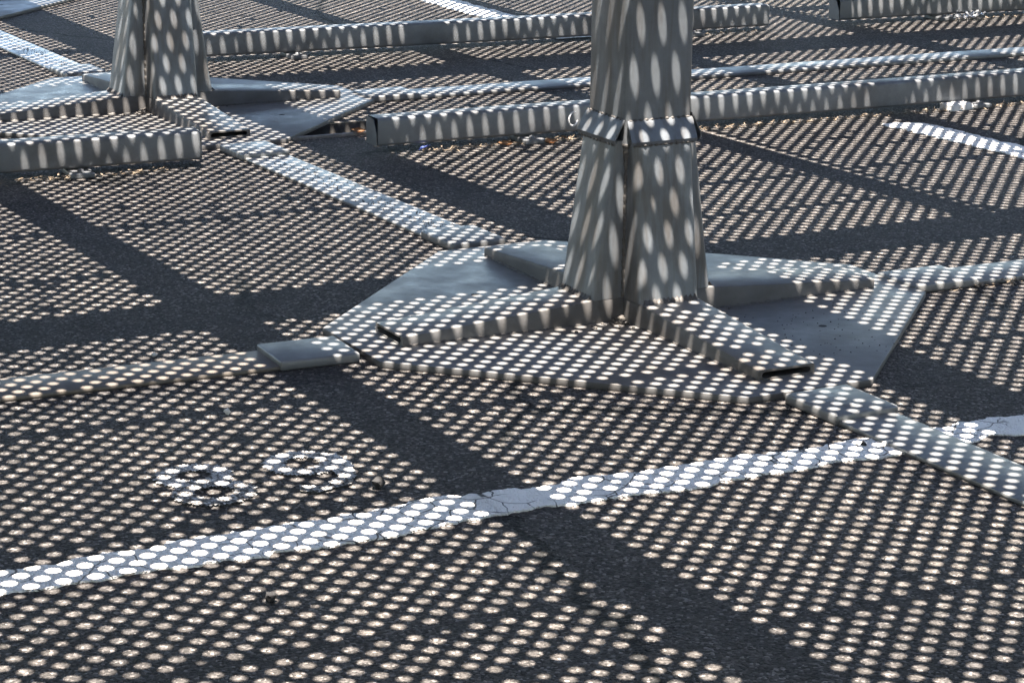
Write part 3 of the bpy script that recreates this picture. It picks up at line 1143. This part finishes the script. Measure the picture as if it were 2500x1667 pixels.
# section beyond the far cross beam
sheet(-7.0, UA1, -0.85, 0.02, 0.085, 0.03, -5.0, (-5.116, 0.09), (NB,))
sheet(-7.0, UA1, 0.352, 0.01, 1.335, 0.01, -4.9, (-3.824, 0.719), (NB,))
sheet(-7.0, UA1, 1.49, 0.025, 2.19, 0.02, -5.0, (-3.803, 1.649), (NB,))
sheet(-7.0, UA1, 2.37, 0.01, 3.37, 0.01, -4.0, (-3.78, 2.738), (NB,))
sheet(-7.0, UA1 + 0.03, 3.557, 0.0, 4.55, 0.0, -4.0, (-3.752, 3.766), ((-4.595, 0.055),))
sheet(-7.0, UA1 + 0.05, 4.73, 0.0, 5.7, 0.0, -4.0, (-3.752, 4.91), ((-4.595, 0.055),))
# middle section
SM1 = (-1.46, -0.927)
sheet(UB0, UB1, -2.06, 0.029, -1.005, 0.029, -0.6, (-1.078, -1.016), SM1)
sheet(UB0, UB1, -0.834, 0.03, 0.168, 0.032, -0.6, (-0.988, -0.841), (-1.44,))
sheet(-2.3, UB1, 0.43, 0.06, 1.425, 0.055, -0.7, (-0.597, 0.894), (-1.29, -0.895))
sheet(UB0, -2.34, 0.335, 0.02, 1.35, 0.0, -3.4, (-3.465, 1.145), (-2.75,))
sheet(-2.3, UB1, 1.59, 0.052, 2.30, 0.03, -1.0, (-1.446, 1.567), (-1.29,))
sheet(UB0, -2.34, 1.527, 0.0, 2.22, 0.03, -3.4, (-3.494, 1.640), (-2.75,))
sheet(-2.3, UB1, 2.435, 0.04, 3.43, 0.03, -1.2, (-1.809, 2.412), (-1.29,))
sheet(UB0 + 0.01, -2.34, 2.385, 0.0, 3.375, 0.0, -3.4, (-3.474, 2.50), (-2.75,))
sheet(UB0 + 0.015, UB1, 3.55, 0.01, 4.55, 0.01, -3.4, (-3.478, 3.663), (-1.29, -2.75))
# near section
sheet(UC0, 3.3, -2.03, 0.0, -1.000, 0.004, 0.0, (0.172, -1.004), (0.315, 0.973, 1.602, 1.831))
sheet(UC0, 3.3, -0.829, 0.004, 0.166, 0.006, 0.0, (0.146, -0.831), (0.518, 1.834))
sheet(UC0, 3.3, 0.432, 0.0, 1.43, 0.0, 0.0, (-0.313, 0.919), (0.55, 1.75))
sheet(UC0, 3.3, 1.60, 0.0, 2.60, 0.0, 0.0, (-0.313, 1.62), (0.55, 1.75))
sheet(UC0, 3.3, -3.20, 0.0, -2.205, 0.0, 0.0, (0.172, -2.205), (0.315, 0.968, 1.84))


def beam(ua, va, ub, vb, w, z0, z1, name='beam'):
    """beam along spots (ua,va)-(ub,vb) of the shadow"""
    a = Vector((ua + SU, va + SV))
    b = Vector((ub + SU, vb + SV))
    d = (b - a).normalized()
    n = Vector((-d.y, d.x)) * (w / 2)
    bm = bmesh.new()
    prism(bm, [tuple(a - n), tuple(b - n), tuple(b + n), tuple(a + n)], z0, z1)
    return from_bm(name, bm, M_canopy, canopy)


ZB = HC - 0.003
# purlins under the joints that run along the column row
beam(-7.1, 0.215, -2.3, 0.25, 0.225, ZB - 0.05, ZB)
beam(-2.3, 0.232, -0.5, 0.302, 0.215, ZB - 0.05, ZB)
beam(-0.6, 0.300, 3.4, 0.305, 0.220, ZB - 0.05, ZB)
for segs, w in (((-7.1, -2.12, -3.5, -2.2, -0.45, -2.118), 0.13), ((-7.1, -1.10, -3.5, -1.01, -0.45, -0.917), 0.128),
                ((-7.1, 1.39, -3.45, 1.445, -2.3, 1.42), 0.125), ((-7.1, 2.25, -3.45, 2.30, -2.3, 2.32), 0.115),
                ((-7.1, 3.46, -3.45, 3.465, -0.45, 3.49), 0.125), ((-7.1, 4.64, -3.45, 4.64, -0.45, 4.64), 0.125)):
    u_a, v_a, u_b, v_b, u_c, v_c = segs
    beam(u_a, v_a, u_b, v_b, w, ZB - 0.045, ZB - 0.001)
    beam(u_b, v_b, u_c, v_c, w, ZB - 0.045, ZB - 0.001)
beam(-2.3, 1.405, -0.45, 1.512, 0.125, ZB - 0.045, ZB - 0.001)
beam(-2.3, 2.30, -0.45, 2.39, 0.115, ZB - 0.045, ZB - 0.001)
beam(-0.45, -0.915, 3.4, -0.907, 0.128, ZB - 0.045, ZB - 0.001)
beam(-0.45, 1.515, 3.4, 1.515, 0.125, ZB - 0.045, ZB - 0.001)
beam(-0.45, -2.118, 3.4, -2.114, 0.128, ZB - 0.045, ZB - 0.001)
# main cross beams over the columns
for uc in (-0.455, -3.635):
    beam(uc, -4.5, uc, 6.5, 0.235 if uc > -1 else 0.25, ZB - 0.06, ZB - 0.002, 'main_beam')


# unseen solid sheets added beyond the perforated bays to block sky light
def sky_blocker(u0, u1, v0, v1):
    bm = bmesh.new()
    box(bm, u0, u1, v0, v1, HC + 0.001, HC + 0.004)
    from_bm('sky_blocker_sheet', bm, M_canopy, canopy)


sky_blocker(-9.5, 3.75, -15, -3.55)
sky_blocker(3.78, 15, -15, 15)
sky_blocker(-3.2, 3.75, 4.30, 15)
sky_blocker(-9.5, -6.6, -3.4, 9)
sky_blocker(-6.55, -3.25, 5.42, 9)
sky_blocker(-6.55, -0.0, -3.5, -2.45)
# ------------------------------------------------------------------ light
SUN = uv(SU, SV, HC).normalized()
sl = bpy.data.lights.new('sun', 'SUN')
sl.energy = 5.0
sl.angle = math.radians(0.30)
sl.color = (1.0, 0.90, 0.79)
so = bpy.data.objects.new('sun', sl)
COL.objects.link(so)
so.rotation_euler = (-SUN).to_track_quat('-Z', 'Y').to_euler()
so.location = SUN * 30

w = bpy.data.worlds.new('World')
scene.world = w
w.use_nodes = True
nt = w.node_tree
sky = nt.nodes.new('ShaderNodeTexSky')
sky.sky_type = 'NISHITA'
sky.sun_disc = False
sky.sun_elevation = math.asin(SUN.z)
sky.sun_rotation = math.atan2(SUN.x, SUN.y)
bg = nt.nodes['Background']
nt.links.new(sky.outputs['Color'], bg.inputs['Color'])
bg.inputs['Strength'].default_value = 0.075

# ------------------------------------------------------------------ camera
yaw, pitch, roll = 1.86942269, 0.266864008, 0.0124285538
cam_d = bpy.data.cameras.new('camera')
cam_d.sensor_width = 36
cam_d.lens = 5952.19347 / 2500 * 36
cam_d.clip_end = 1000
cam_d.clip_start = 0.05
cam = bpy.data.objects.new('camera', cam_d)
COL.objects.link(cam)
f = Vector((math.cos(yaw) * math.cos(pitch), math.sin(yaw) * math.cos(pitch), -math.sin(pitch)))
r = Vector((math.sin(yaw), -math.cos(yaw), 0))
u = r.cross(f)
cr, sr = math.cos(roll), math.sin(roll)
r2 = r * cr + u * sr
u2 = -r * sr + u * cr
cam.matrix_world = Matrix(((r2.x, u2.x, -f.x, 1.40974285), (r2.y, u2.y, -f.y, -5.592686),
                           (r2.z, u2.z, -f.z, 1.50481302), (0, 0, 0, 1)))
scene.camera = cam

scene.view_settings.view_transform = 'Standard'
scene.view_settings.look = 'None'
scene.view_settings.gamma = 1
scene.view_settings.exposure = 3.25
scene.cycles.use_denoising = True
scene.cycles.max_bounces = 6
scene.cycles.sample_clamp_indirect = 4
